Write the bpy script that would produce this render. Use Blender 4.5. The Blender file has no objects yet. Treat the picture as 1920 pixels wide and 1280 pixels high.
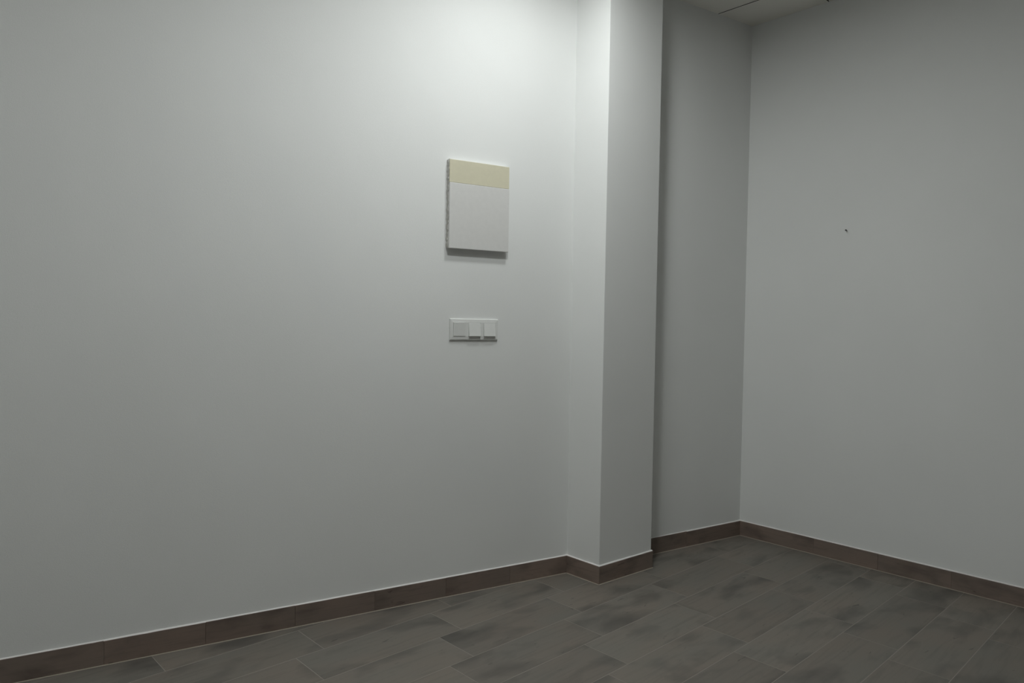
import bpy, bmesh, math, random
from mathutils import Vector, Matrix

# ------------------------------------------------------------------ scale and plan (metres)
S = 1.22                                   # scale of the solved plan
CEIL = 2.3345 * S
EYE = 0.97 * S
SK_H = 0.0675 * S                          # skirting height
A_L, A_P, A_R, A_W, A_F = -0.2156, -0.0571, -0.1786, -0.0039, 0.0109

def u(a): return Vector((math.cos(a), math.sin(a)))

P1 = Vector((2.0249, 1.8533)) * S          # left wall meets pillar
P2 = P1 - Vector((0, 0.1629 * S))          # near pillar edge
P3 = P2 + u(A_P) * 0.2995 * S              # far pillar edge
C = Vector((3.0063, 1.6716)) * S           # far room corner
UL, UR, UW = u(A_L), u(A_R), u(A_W - math.pi / 2)
NL = Vector((UL.y, -UL.x))                 # left wall normal, into the room
NR = Vector((UR.y, -UR.x))
NW = Vector((UW.y, -UW.x))                 # right wall normal, into the room
LEFT_LEN, RIGHT_LEN = 4.0, 4.9
A = P1 - UL * LEFT_LEN                     # left wall's far-left end
D = C + UW * RIGHT_LEN                     # right wall's end behind the camera
E_ = Vector((A.x, D.y))                    # remaining corner behind the camera
B0 = C - UR * ((C.x - P1.x) / UR.x)        # back wall line at the pillar

# ------------------------------------------------------------------ scene, camera, world, exposure
scene = bpy.context.scene
col = scene.collection
scene.view_settings.view_transform = 'Standard'
scene.view_settings.look = 'None'
scene.view_settings.gamma = 1.0
scene.view_settings.use_curve_mapping = False
scene.view_settings.exposure = 0.0

def make_camera():
    f, pitch, roll, yaw = 1328.55, -0.0275, 0.0168, 0.7466
    fwd = Vector((math.sin(yaw), math.cos(yaw), 0)); rt = Vector((math.cos(yaw), -math.sin(yaw), 0)); up = Vector((0, 0, 1))
    f2 = fwd * math.cos(pitch) + up * math.sin(pitch)
    u2 = up * math.cos(pitch) - fwd * math.sin(pitch)
    r3 = rt * math.cos(roll) + u2 * math.sin(roll)
    u3 = u2 * math.cos(roll) - rt * math.sin(roll)
    cd = bpy.data.cameras.new('camera'); cam = bpy.data.objects.new('camera', cd); col.objects.link(cam)
    m = Matrix((r3, u3, -f2)).transposed().to_4x4(); m.translation = (0, 0, EYE)
    cam.matrix_world = m
    cd.sensor_width = 36.0; cd.lens = 36.0 * f / 1920.0; cd.clip_start = 0.02
    scene.camera = cam
make_camera()

w = bpy.data.worlds.new('world'); scene.world = w; w.use_nodes = True
w.node_tree.nodes['Background'].inputs[0].default_value = (0, 0, 0, 1)   # closed room: no sky gets in

LAMP_POWER = 138.0                         # emission strength of a downlight's diffuser
LAMP_COLOR = (0.965, 1.0, 0.985)
LAMP_R = 0.10
LAMPS = [                                  # (plan position, strength factor, label)
    (P1 - UL * 0.41 + NL * 0.68, 0.69, 'round white ceiling downlight close to the left wall, right beside the pillar'),
    (P1 - UL * 0.92 + NL * 1.20, 1.00, 'round white ceiling downlight a step further from the fuse box wall'),
    (Vector((-0.7, 1.2)), 0.58, 'round white ceiling downlight over the end of the room opposite the nail'),
]

# ------------------------------------------------------------------ materials
def new_mat(name):
    m = bpy.data.materials.new(name); m.use_nodes = True
    nt = m.node_tree; b = nt.nodes['Principled BSDF']
    return m, nt, b

def N(nt, t, **kw):
    n = nt.nodes.new(t)
    for k, v in kw.items(): setattr(n, k, v)
    return n

def plain(name, rgb, rough=0.5, spec=0.5):
    m, nt, b = new_mat(name)
    b.inputs['Base Color'].default_value = (*rgb, 1); b.inputs['Roughness'].default_value = rough
    b.inputs['Specular IOR Level'].default_value = spec
    n = N(nt, 'ShaderNodeTexNoise'); n.inputs['Scale'].default_value = 60; n.inputs['Detail'].default_value = 3
    tc = N(nt, 'ShaderNodeTexCoord'); nt.links.new(tc.outputs['Object'], n.inputs['Vector'])
    mr = N(nt, 'ShaderNodeMapRange'); mr.inputs[3].default_value = 0.96; mr.inputs[4].default_value = 1.04
    nt.links.new(n.outputs['Fac'], mr.inputs[0])
    hs = N(nt, 'ShaderNodeHueSaturation'); hs.inputs['Color'].default_value = (*rgb, 1)
    nt.links.new(mr.outputs[0], hs.inputs['Value']); nt.links.new(hs.outputs[0], b.inputs['Base Color'])
    return m

def paint(name, rgb):
    """matt emulsion: roller stipple as fine relief, a breath of mottling in the colour"""
    m, nt, b = new_mat(name)
    b.inputs['Roughness'].default_value = 0.75; b.inputs['Specular IOR Level'].default_value = 0.25
    tc = N(nt, 'ShaderNodeTexCoord')
    big = N(nt, 'ShaderNodeTexNoise'); big.inputs['Scale'].default_value = 2.2; big.inputs['Detail'].default_value = 2
    nt.links.new(tc.outputs['Object'], big.inputs['Vector'])
    mr = N(nt, 'ShaderNodeMapRange'); mr.inputs[1].default_value = 0.3; mr.inputs[2].default_value = 0.7
    mr.inputs[3].default_value = 0.985; mr.inputs[4].default_value = 1.01
    nt.links.new(big.outputs['Fac'], mr.inputs[0])
    hs = N(nt, 'ShaderNodeHueSaturation'); hs.inputs['Color'].default_value = (*rgb, 1)
    nt.links.new(mr.outputs[0], hs.inputs['Value']); nt.links.new(hs.outputs[0], b.inputs['Base Color'])
    st = N(nt, 'ShaderNodeTexNoise'); st.inputs['Scale'].default_value = 420; st.inputs['Detail'].default_value = 4
    nt.links.new(tc.outputs['Object'], st.inputs['Vector'])
    bp = N(nt, 'ShaderNodeBump'); bp.inputs['Strength'].default_value = 0.35; bp.inputs['Distance'].default_value = 0.0012
    nt.links.new(st.outputs['Fac'], bp.inputs['Height']); nt.links.new(bp.outputs[0], b.inputs['Normal'])
    return m

def wood_tile(name, base, dark, warm, blot, spec, gscale=1.0):
    """wood-look stoneware: long grain, smoky blotches, every tile its own cut of it"""
    m, nt, b = new_mat(name)
    L = nt.links
    tc = N(nt, 'ShaderNodeTexCoord'); oi = N(nt, 'ShaderNodeObjectInfo')
    off = N(nt, 'ShaderNodeCombineXYZ')
    k1 = N(nt, 'ShaderNodeMath', operation='MULTIPLY'); k1.inputs[1].default_value = 37.0; L.new(oi.outputs['Random'], k1.inputs[0])
    k2 = N(nt, 'ShaderNodeMath', operation='MULTIPLY'); k2.inputs[1].default_value = 91.0; L.new(oi.outputs['Random'], k2.inputs[0])
    L.new(k1.outputs[0], off.inputs[0]); L.new(k2.outputs[0], off.inputs[1]); L.new(k1.outputs[0], off.inputs[2])
    add = N(nt, 'ShaderNodeVectorMath', operation='ADD'); L.new(tc.outputs['Object'], add.inputs[0]); L.new(off.outputs[0], add.inputs[1])
    def noise(sx, sy, scale, detail, dist=0.0, rough=0.5):
        mp = N(nt, 'ShaderNodeMapping'); mp.inputs['Scale'].default_value = (sx, sy, sy); L.new(add.outputs[0], mp.inputs[0])
        n = N(nt, 'ShaderNodeTexNoise'); n.inputs['Scale'].default_value = scale; n.inputs['Detail'].default_value = detail
        n.inputs['Distortion'].default_value = dist; n.inputs['Roughness'].default_value = rough
        L.new(mp.outputs[0], n.inputs['Vector']); return n
    def mix(fac, a, bcol):
        mx = N(nt, 'ShaderNodeMix', data_type='RGBA'); L.new(fac, mx.inputs[0])
        if isinstance(a, tuple): mx.inputs[6].default_value = (*a, 1)
        else: L.new(a, mx.inputs[6])
        mx.inputs[7].default_value = (*bcol, 1); return mx.outputs[2]
    def ramp(n, lo, hi, top=1.0):
        mr = N(nt, 'ShaderNodeMapRange'); mr.inputs[1].default_value = lo; mr.inputs[2].default_value = hi
        mr.inputs[3].default_value = 0.0; mr.inputs[4].default_value = top; L.new(n.outputs['Fac'], mr.inputs[0]); return mr.outputs[0]
    c = mix(ramp(noise(1.0, 1.6, 3.0, 2), 0.38, 0.66, 0.8), base, warm)
    c = mix(ramp(noise(1.0, 2.1, 3.6 * gscale, 3, 0.25), 0.50, 0.72, blot), c, dark)          # smoky blotches
    c = mix(ramp(noise(1.0, 16.0, 4.0 * gscale, 4, 0.6), 0.50, 0.75, 0.26), c, dark)         # grain streaks
    c = mix(ramp(noise(1.0, 4.0, 14.0, 2, 0.8), 0.70, 0.77, 0.55), c, tuple(x * 0.45 for x in dark))   # small knots
    val = N(nt, 'ShaderNodeMapRange'); val.inputs[3].default_value = 0.93; val.inputs[4].default_value = 1.07
    L.new(oi.outputs['Random'], val.inputs[0])
    hs = N(nt, 'ShaderNodeHueSaturation'); L.new(val.outputs[0], hs.inputs['Value']); L.new(c, hs.inputs['Color'])
    L.new(hs.outputs[0], b.inputs['Base Color'])
    b.inputs['Roughness'].default_value = 0.55; b.inputs['Specular IOR Level'].default_value = spec
    g = noise(1.0, 22.0, 7.0, 4, 0.4)
    bp = N(nt, 'ShaderNodeBump'); bp.inputs['Strength'].default_value = 0.12; bp.inputs['Distance'].default_value = 0.001
    L.new(g.outputs['Fac'], bp.inputs['Height']); L.new(bp.outputs[0], b.inputs['Normal'])
    return m

def emitter(name, rgb, strength):
    m = bpy.data.materials.new(name); m.use_nodes = True; nt = m.node_tree
    nt.nodes.remove(nt.nodes['Principled BSDF'])
    e = N(nt, 'ShaderNodeEmission'); e.inputs[0].default_value = (*rgb, 1); e.inputs[1].default_value = strength
    nt.links.new(e.outputs[0], nt.nodes['Material Output'].inputs[0]); return m

M_WALL = paint('white_wall_paint', (0.85, 0.86, 0.85))
M_CEIL = paint('ceiling_board_paint', (0.88, 0.86, 0.805))
M_FLOOR = wood_tile('wood_look_floor_tile', (0.188, 0.175, 0.154), (0.088, 0.082, 0.074), (0.208, 0.179, 0.152), 0.8, 0.35)
M_SKIRT = wood_tile('wood_look_skirting_tile', (0.25, 0.190, 0.158), (0.095, 0.075, 0.065), (0.21, 0.170, 0.145), 0.6, 0.3, 1.6)
M_GROUT = plain('floor_grout', (0.33, 0.305, 0.27), 0.9, 0.2)
M_BEAD = plain('light_grout_bead', (0.46, 0.41, 0.34), 0.9, 0.2)
M_CAULK = plain('white_caulk', (0.82, 0.80, 0.785), 0.6, 0.3)
M_VOID = plain('dark_ceiling_void', (0.03, 0.03, 0.028), 0.9, 0.1)
M_CREAM = plain('yellowed_plastic', (0.70, 0.665, 0.51), 0.4, 0.4)
M_DOOR = plain('white_panel_plastic', (0.735, 0.73, 0.715), 0.45, 0.4)
M_FILLER = plain('rough_grey_filler', (0.52, 0.51, 0.48), 0.9, 0.1)
M_SWITCH = plain('white_switch_plastic', (0.80, 0.81, 0.79), 0.35, 0.5)
M_METAL = plain('dark_steel', (0.045, 0.042, 0.04), 0.5, 0.5)
M_TRIM = plain('white_lamp_trim', (0.85, 0.85, 0.84), 0.4, 0.5)

# ------------------------------------------------------------------ helpers
def link(name, bm, mat, parent=None, smooth=False):
    me = bpy.data.meshes.new(name); bmesh.ops.recalc_face_normals(bm, faces=bm.faces); bm.to_mesh(me); bm.free()
    if smooth:
        for p in me.polygons: p.use_smooth = True
    me.materials.append(mat)
    o = bpy.data.objects.new(name, me); col.objects.link(o)
    if parent: o.parent = parent
    return o

def tag(o, label, cat, group=None):
    o['label'] = label; o['category'] = cat
    if group: o['group'] = group
    return o

def structure(o, label=None):
    o['kind'] = 'structure'
    if label: o['label'] = label
    return o

def prism(pts, z0, z1, bm=None):
    """plan polygon between two heights"""
    bm = bm or bmesh.new()
    lo = [bm.verts.new((p[0], p[1], z0)) for p in pts]; hi = [bm.verts.new((p[0], p[1], z1)) for p in pts]
    n = len(pts)
    bm.faces.new(lo[::-1]); bm.faces.new(hi)
    for i in range(n): bm.faces.new((lo[i], lo[(i + 1) % n], hi[(i + 1) % n], hi[i]))
    return bm

def box(x0, x1, y0, y1, z0, z1, bev=0.0, seg=2):
    bm = prism([(x0, y0), (x1, y0), (x1, y1), (x0, y1)], z0, z1)
    if bev: bmesh.ops.bevel(bm, geom=list(bm.edges), offset=bev, segments=seg, profile=0.5, affect='EDGES')
    return bm

def empty(name, loc, rz=0.0):
    o = bpy.data.objects.new(name, None); col.objects.link(o); o.location = loc; o.rotation_euler.z = rz
    o.empty_display_size = 0.05
    return o

def v2(p, z=0): return Vector((p[0], p[1], z))

# ------------------------------------------------------------------ walls, pillar
TH = 0.12
TOP = CEIL + 0.03
def wall(name, a, b, n, ext0=0.0, ext1=0.0, label=None):
    d = (b - a).normalized(); a = a - d * ext0; b = b + d * ext1
    o = link(name, prism([a, b, b - n * TH, a - n * TH], 0, TOP), M_WALL)
    return structure(o, label)
wall('wall_left', A, P1, NL, 0.1, 0.0, 'plain white painted wall with fuse box and light switches')
wall('wall_back', B0, C, NR, 0.0, 0.0, 'white wall in the recess beyond the pillar')
wall('wall_right', C, D, NW, 0.12, 0.12, 'plain white wall with one small nail')
wall('wall_rear', D, E_, Vector((0, 1)), 0, 0.12)
wall('wall_side', E_, A, Vector((1, 0)), 0, 0.1)

P4 = Vector((P3.x, C.y - (C.x - P3.x) * math.tan(A_R)))
pb = prism([P1, P2, P3, P4], 0, TOP)
ed = [e for e in pb.edges if abs(e.verts[0].co.z - e.verts[1].co.z) > 1 and
      min((Vector(e.verts[0].co[:2]) - q).length for q in (P2, P3)) < 1e-4]
bmesh.ops.bevel(pb, geom=ed, offset=0.003, segments=3, profile=0.5, affect='EDGES')
structure(link('wall_pillar', pb, M_WALL), 'white pillar standing out where left wall meets recess')

# ------------------------------------------------------------------ floor: grout bed and tiles
hull = [A, E_, D, C]                       # tiles run on a little under the left and back walls
room = [A + Vector((-0.02, 0.05)), E_ + Vector((-0.02, -0.02)), D + Vector((0.02, -0.02)), C + Vector((0.02, 0.05))]
floor = structure(link('floor', prism(room, -0.06, -0.0004), M_GROUT), 'grey-brown wood-look tiled floor')

def clip(poly, a, b):
    """keep what lies left of a->b"""
    out = []
    def side(p): return (b.x - a.x) * (p.y - a.y) - (b.y - a.y) * (p.x - a.x)
    for i, p in enumerate(poly):
        q = poly[(i + 1) % len(poly)]; sp, sq = side(p), side(q)
        if sp >= 0: out.append(p)
        if (sp >= 0) != (sq >= 0): out.append(p + (q - p) * (sp / (sp - sq)))
    return out

TW, TL, GR = 0.1632 * S, 0.4768 * S, 0.0022
def tile_mesh(poly):
    bm = prism(poly, -0.009, 0.0)
    top = [e for e in bm.edges if all(abs(v.co.z) < 1e-6 for v in e.verts)]
    bmesh.ops.bevel(bm, geom=top, offset=0.0004, segments=1, affect='EDGES')
    me = bpy.data.meshes.new('tile'); bmesh.ops.recalc_face_normals(bm, faces=bm.faces); bm.to_mesh(me); bm.free()
    me.materials.append(M_FLOOR); return me
hw, hl = (TW - GR) / 2, (TL - GR) / 2
full = tile_mesh([Vector((-hl, -hw)), Vector((hl, -hw)), Vector((hl, hw)), Vector((-hl, hw))])
uf = u(A_F); nf = Vector((-uf.y, uf.x))
for k in range(-5, 36):                    # rows run along the pillar front, each row stepping back
    yc = 1.866 * S + 0.5 * TW - TW * k
    ph = (0.5475 - 0.0885 * k) * S + 0.5 * TL
    for i in range(-14, 14):
        xc = (ph % TL) + TL * i
        cen = uf * xc + nf * yc
        rect = [cen + uf * (sx * hl) + nf * (sy * hw) for sx, sy in ((-1, -1), (1, -1), (1, 1), (-1, 1))]
        poly = rect
        for j in range(len(hull)):
            poly = clip(poly, hull[j], hull[(j + 1) % len(hull)])
            if len(poly) < 3: break
        if len(poly) < 3: continue
        area = 0.5 * abs(sum(p.x * q.y - q.x * p.y for p, q in zip(poly, poly[1:] + poly[:1])))
        if area < 2e-4: continue
        whole = area > 4 * hw * hl * 0.9999
        me = full if whole else None
        if me is None:
            loc = [Vector(((p - cen).dot(uf), (p - cen).dot(nf))) for p in poly]
            cl = []
            for p in loc:
                if not cl or (p - cl[-1]).length > 0.002: cl.append(p)
            if (cl[0] - cl[-1]).length <= 0.002: cl.pop()
            if len(cl) < 3: continue
            me = tile_mesh(cl)
        t = bpy.data.objects.new('tile', me); col.objects.link(t)
        t.location = v2(cen); t.rotation_euler.z = A_F; t.parent = floor

# ------------------------------------------------------------------ skirting
SK_T = 0.008
def baseboard(name, a, b, n, joints, lip0=0.0, lip1=0.0, label=None):
    """skirting tiles along a->b; n points into the room; joints are distances from b"""
    d = (b - a).normalized(); ln = (b - a).length
    root = empty(name, v2(a), math.atan2(d.y, d.x)); structure(root, label)
    sgn = 1 if Vector((-d.y, d.x)).dot(n) > 0 else -1
    cuts = sorted([-lip0] + [ln - j for j in joints if 0.02 < j < ln - 0.02] + [ln + lip1])
    rnd = random.Random(len(cuts) * 7 + int(ln * 1000))
    for c0, c1 in zip(cuts, cuts[1:]):
        h = SK_H + rnd.uniform(-0.0012, 0.0012)
        t = SK_T + rnd.uniform(-0.0006, 0.0006)
        cx = 0.5 * (c0 + c1); hlf = 0.5 * (c1 - c0) - 0.0002
        y0, y1 = (0, t) if sgn > 0 else (-t, 0)
        o = link('skirting_tile', box(-hlf, hlf, y0, y1, 0.0012, h, 0.0009, 1), M_SKIRT, root)
        o.location = (cx, 0, 0)
    y0, y1 = (0, SK_T - 0.001) if sgn > 0 else (-(SK_T - 0.001), 0)
    bm = bmesh.new()                       # caulk fillet on top of the skirting
    st = max(2, int(ln / 0.04)); prev = None
    for i in range(st + 1):
        x = -lip0 + (ln + lip0 + lip1) * i / st
        hh = 0.0042 + rnd.uniform(-0.0008, 0.0008); o_ = (SK_T - 0.0012 + rnd.uniform(-0.0006, 0.0006)) * sgn
        z = SK_H - 0.001
        ring = [bm.verts.new((x, 0, z)), bm.verts.new((x, o_, z)), bm.verts.new((x, o_, z + 0.0012)), bm.verts.new((x, 0, z + hh))]
        if prev:
            for j in range(4): bm.faces.new((prev[j], prev[(j + 1) % 4], ring[(j + 1) % 4], ring[j]))
        else: bm.faces.new(ring)
        prev = ring
    bm.faces.new(prev[::-1])
    link('caulk_line', bm, M_CAULK, root)
    y0, y1 = (0, SK_T + 0.0042) if sgn > 0 else (-(SK_T + 0.0042), 0)
    link('grout_bead', box(-lip0, ln + lip1, y0, y1, -0.002, 0.0014), M_BEAD, root)
    return root
PITCH = 0.2605 * S
baseboard('baseboard_left', A, P1, NL, [PITCH * k - 0.001 for k in range(1, 20)], label='dark wood-look skirting along the left wall')
NP = Vector((UL.y, -UL.x))
baseboard('baseboard_pillar_side', P1, P2, Vector((-1, 0)), [], 0, SK_T, label='short dark skirting tile on pillar side')
up_ = (P3 - P2).normalized()
baseboard('baseboard_pillar', P2, P3, Vector((up_.y, -up_.x)), [], SK_T, 0.004, label='dark skirting tile on the pillar front')
baseboard('baseboard_back', P4, C, NR, [PITCH * 1.35], label='dark skirting in the recess beyond the pillar')
baseboard('baseboard_right', D, C, NW, [PITCH * k + 0.11 for k in range(1, 24)], label='dark wood-look skirting along the right wall')
baseboard('baseboard_rear', E_, D, Vector((0, 1)), [PITCH * k for k in range(1, 24)])
baseboard('baseboard_side', A, E_, Vector((1, 0)), [PITCH * k for k in range(1, 30)])

# ------------------------------------------------------------------ ceiling boards over a dark void
ceiling = structure(link('ceiling', prism(room, CEIL + 0.012, CEIL + 0.07), M_VOID), 'ceiling of pale boards with thin dark seams')
SEAM_X, SEAM_Y = 2.782 * S, 1.322 * S
GAP = 0.0065
cover = [A + Vector((-0.01, 0.02)), E_ + Vector((-0.01, -0.01)), D + Vector((0, -0.01)), C, C + Vector((0, 0.02))]
xs = [C.x + 0.06, SEAM_X]
while xs[-1] > A.x - 0.1: xs.append(xs[-1] - 0.60)
ys = [A.y + 0.1]
k = SEAM_Y
while k + 1.2 < ys[0]: k += 1.2
while k > D.y - 0.1: ys.append(k); k -= 1.2
ys.append(D.y - 0.1)
for i in range(len(xs) - 1):
    for j in range(len(ys) - 1):
        x1, x0, y1, y0 = xs[i] - GAP / 2, xs[i + 1] + GAP / 2, ys[j] - GAP / 2, ys[j + 1] + GAP / 2
        if i == 0 and ys[j] <= SEAM_Y + 1e-6: x1 = C.x + 0.001       # boards that stop just short of the wall
        poly = [Vector((x0, y0)), Vector((x1, y0)), Vector((x1, y1)), Vector((x0, y1))]
        inset = 0.004 if (i == 0 and ys[j] <= SEAM_Y + 1e-6) else 0.0
        for q in range(len(cover)):
            a, b = cover[q], cover[(q + 1) % len(cover)]
            if inset and q == 2: a, b = a - Vector((inset, 0)), b - Vector((inset, 0))
            poly = clip(poly, a, b)
            if len(poly) < 3: break
        if len(poly) < 3: continue
        cl = []
        for p in poly:
            if not cl or (p - cl[-1]).length > 0.002: cl.append(p)
        if (cl[0] - cl[-1]).length <= 0.002: cl.pop()
        if len(cl) < 3: continue
        bd = link('ceiling_board', prism(cl, CEIL, CEIL + 0.012), M_CEIL, ceiling)
        bd.data.materials.append(M_VOID)                             # shade of the seam gaps put into the colour of the board edges
        for f in bd.data.polygons:
            if abs(f.normal.z) < 0.5: f.material_index = 1

# ------------------------------------------------------------------ ceiling downlights
def disc(r, z0, z1, seg=48, r2=None):
    bm = bmesh.new()
    bmesh.ops.create_cone(bm, cap_ends=True, segments=seg, radius1=r, radius2=r2 if r2 else r, depth=z1 - z0)
    bmesh.ops.translate(bm, verts=bm.verts, vec=(0, 0, (z0 + z1) / 2)); return bm
def ring(ri, ro, z0, z1, seg=48):
    bm = bmesh.new(); rows = []
    prof = [(ri, z0 + 0.004), (ri + 0.004, z0), (ro - 0.004, z0), (ro, z0 + 0.004), (ro, z1), (ri, z1)]
    for s in range(seg):
        a = 2 * math.pi * s / seg
        rows.append([bm.verts.new((r * math.cos(a), r * math.sin(a), z)) for r, z in prof])
    for s in range(seg):
        p, q = rows[s], rows[(s + 1) % seg]
        for j in range(len(prof)): bm.faces.new((p[j], p[(j + 1) % len(prof)], q[(j + 1) % len(prof)], q[j]))
    return bm
for p, k, label in LAMPS:
    t = empty('ceiling_downlight', v2(p, CEIL))
    tag(t, label, 'ceiling light', 'ceiling downlights')
    link('trim_ring', ring(LAMP_R, LAMP_R + 0.015, -0.012, 0.0), M_TRIM, t)
    link('diffuser', disc(LAMP_R, -0.008, -0.002), emitter('downlight_diffuser_glow', LAMP_COLOR, LAMP_POWER * k), t)

# ------------------------------------------------------------------ things on the left wall (x along the wall, y out of it)
def on_left(s, z): return v2(P1 + UL * s, z), math.atan2(UL.y, UL.x)
# local frame: +x along UL, -y into the room
def fuse_box():
    s0, s1, z0, z1 = -0.5345 * S, -0.2978 * S, 1.2208 * S, 1.5288 * S
    zd = 1.4472 * S
    loc, rz = on_left((s0 + s1) / 2, z0)
    t = empty('fuse_box', loc, rz)
    tag(t, 'flat white fuse box cover with yellowed strip across its top', 'fuse box')
    hw_, H = (s1 - s0) / 2, z1 - z0; dz = zd - z0
    link('back_plate', box(-hw_ + 0.001, hw_ - 0.001, -0.0185, 0, 0.002, H, 0.0012), M_DOOR, t)
    link('top_cover', box(-hw_, hw_, -0.0235, -0.0185, dz + 0.0015, H - 0.003, 0.0012), M_CREAM, t)['label'] = 'yellowed cream plastic strip'
    dr = link('door', box(-hw_, hw_, -0.0268, -0.0185, 0, dz, 0.0022), M_DOOR, t)
    dr['label'] = 'plain white door'
    # ragged filler squeezed out along the left edge
    rnd = random.Random(5); bm = bmesh.new(); prev = None; n = 46
    for i in range(n + 1):
        z = 0.004 + (H - 0.008) * i / n
        wd = 0.0024 + rnd.uniform(-0.0012, 0.0016); dp = 0.014 + rnd.uniform(-0.006, 0.004)
        r = [bm.verts.new((-hw_ + 0.003, 0, z)), bm.verts.new((-hw_ - wd, 0, z)), bm.verts.new((-hw_ - wd * 0.8, -dp, z)), bm.verts.new((-hw_ + 0.003, -dp - 0.001, z))]
        if prev:
            for j in range(4): bm.faces.new((prev[j], prev[(j + 1) % 4], r[(j + 1) % 4], r[j]))
        else: bm.faces.new(r)
        prev = r
    bm.faces.new(prev[::-1])
    link('filler', bm, M_FILLER, t)['label'] = 'ragged grey filler'
fuse_box()

def light_switch():
    s0, s1, z0, z1 = -0.5190 * S, -0.3275 * S, 0.9040 * S, 0.9780 * S
    loc, rz = on_left((s0 + s1) / 2, z0)
    t = empty('light_switch', loc, rz)
    tag(t, 'white triple light switch in one long frame below the fuse box', 'light switch')
    W_, H = s1 - s0, z1 - z0; hw_ = W_ / 2
    pitch = 0.0598 * S; rw = 0.0465 * S; rh = 0.0475 * S
    # frame with three square openings
    cs = [-pitch, 0, pitch]
    g = 0.0006
    xi0, xi1 = cs[0] - rw / 2 - g, cs[2] + rw / 2 + g
    zi0, zi1 = H / 2 - rh / 2 - g, H / 2 + rh / 2 + g
    bm = bmesh.new()
    D0, D1 = 0.0062, 0.0095                # frame swells from its rim to the rockers
    def quad(*p): bm.faces.new([bm.verts.new(q) for q in p])
    W0, W1 = -hw_, hw_
    m = 0.0018
    for d0, d1, a0, a1, b0, b1, c0, c1, e0, e1 in (
            (0.0, D0, W0, W1, 0, H, W0 + m * 0.3, W1 - m * 0.3, m * 0.3, H - m * 0.3),
            (D0, D0 + 0.0015, W0 + m * 0.3, W1 - m * 0.3, m * 0.3, H - m * 0.3, W0 + m, W1 - m, m, H - m),
            (D0 + 0.0015, D1, W0 + m, W1 - m, m, H - m, xi0, xi1, zi0, zi1)):
        o_ = [(a0, -d0, b0), (a1, -d0, b0), (a1, -d0, b1), (a0, -d0, b1)]
        i_ = [(c0, -d1, e0), (c1, -d1, e0), (c1, -d1, e1), (c0, -d1, e1)]
        for k in range(4): quad(o_[k], o_[(k + 1) % 4], i_[(k + 1) % 4], i_[k])
    for k in (0, 1):                       # bars between the rockers
        x0, x1 = cs[k] + rw / 2 + g, cs[k + 1] - rw / 2 - g
        quad((x0, -D1, zi0), (x1, -D1, zi0), (x1, -D1, zi1), (x0, -D1, zi1))
        quad((x0, -D1, zi0), (x0, -D1, zi1), (x0, -0.002, zi1), (x0, -0.002, zi0))
        quad((x1, -D1, zi1), (x1, -D1, zi0), (x1, -0.002, zi0), (x1, -0.002, zi1))
    quad((W0, 0, 0), (W0, 0, H), (W1, 0, H), (W1, 0, 0))
    bmesh.ops.remove_doubles(bm, verts=bm.verts, dist=1e-5)
    link('frame', bm, M_SWITCH, t)
    for q, c in enumerate(cs):
        lo, hi = (-0.0112, -0.0140) if q == 0 else (-0.0172, -0.0104)      # how far the lower and upper edges stand out
        bm = bmesh.new()
        z_lo, z_hi = H / 2 - rh / 2, H / 2 + rh / 2
        prof = [(lo, z_lo), (hi, z_hi), (-0.0012, z_hi), (-0.0012, z_lo)]
        l = [bm.verts.new((c - rw / 2, y, z)) for y, z in prof]; rr = [bm.verts.new((c + rw / 2, y, z)) for y, z in prof]
        bm.faces.new(l); bm.faces.new(rr[::-1])
        for j in range(4): bm.faces.new((l[j], rr[j], rr[(j + 1) % 4], l[(j + 1) % 4]))
        bmesh.ops.recalc_face_normals(bm, faces=bm.faces)
        bmesh.ops.bevel(bm, geom=list(bm.edges), offset=0.0009, segments=2, profile=0.5, affect='EDGES')
        o = link('rocker', bm, M_SWITCH, t)
        o['label'] = 'rocker pressed in at the bottom' if q == 0 else 'rocker pressed in at the top'
light_switch()

# ------------------------------------------------------------------ nail in the right wall
def wall_nail():
    base = Vector((3.0046 * S, 1.2224 * S, 1.3694 * S))
    q = Vector(base[:2]); q = C + UW * (q - C).dot(UW)
    t = empty('wall_nail', v2(q, base.z), math.atan2(NW.y, NW.x))
    tag(t, 'tiny dark steel nail sticking out of the right wall', 'nail')
    def cone(r1, r2, d):
        bm = bmesh.new(); bmesh.ops.create_cone(bm, cap_ends=True, segments=14, radius1=r1, radius2=r2, depth=d)
        bmesh.ops.translate(bm, verts=bm.verts, vec=(0, 0, d / 2)); bmesh.ops.rotate(bm, verts=bm.verts, matrix=Matrix.Rotation(math.pi / 2 - 0.15, 3, 'Y'))
        return bm
    link('shank', cone(0.0022, 0.0022, 0.014), M_METAL, t)
    b = cone(0.0042, 0.0036, 0.0022)
    bmesh.ops.translate(b, verts=b.verts, vec=(0.0135 * math.cos(0.15), 0, 0.0135 * math.sin(0.15)))
    link('head', b, M_METAL, t)
wall_nail()
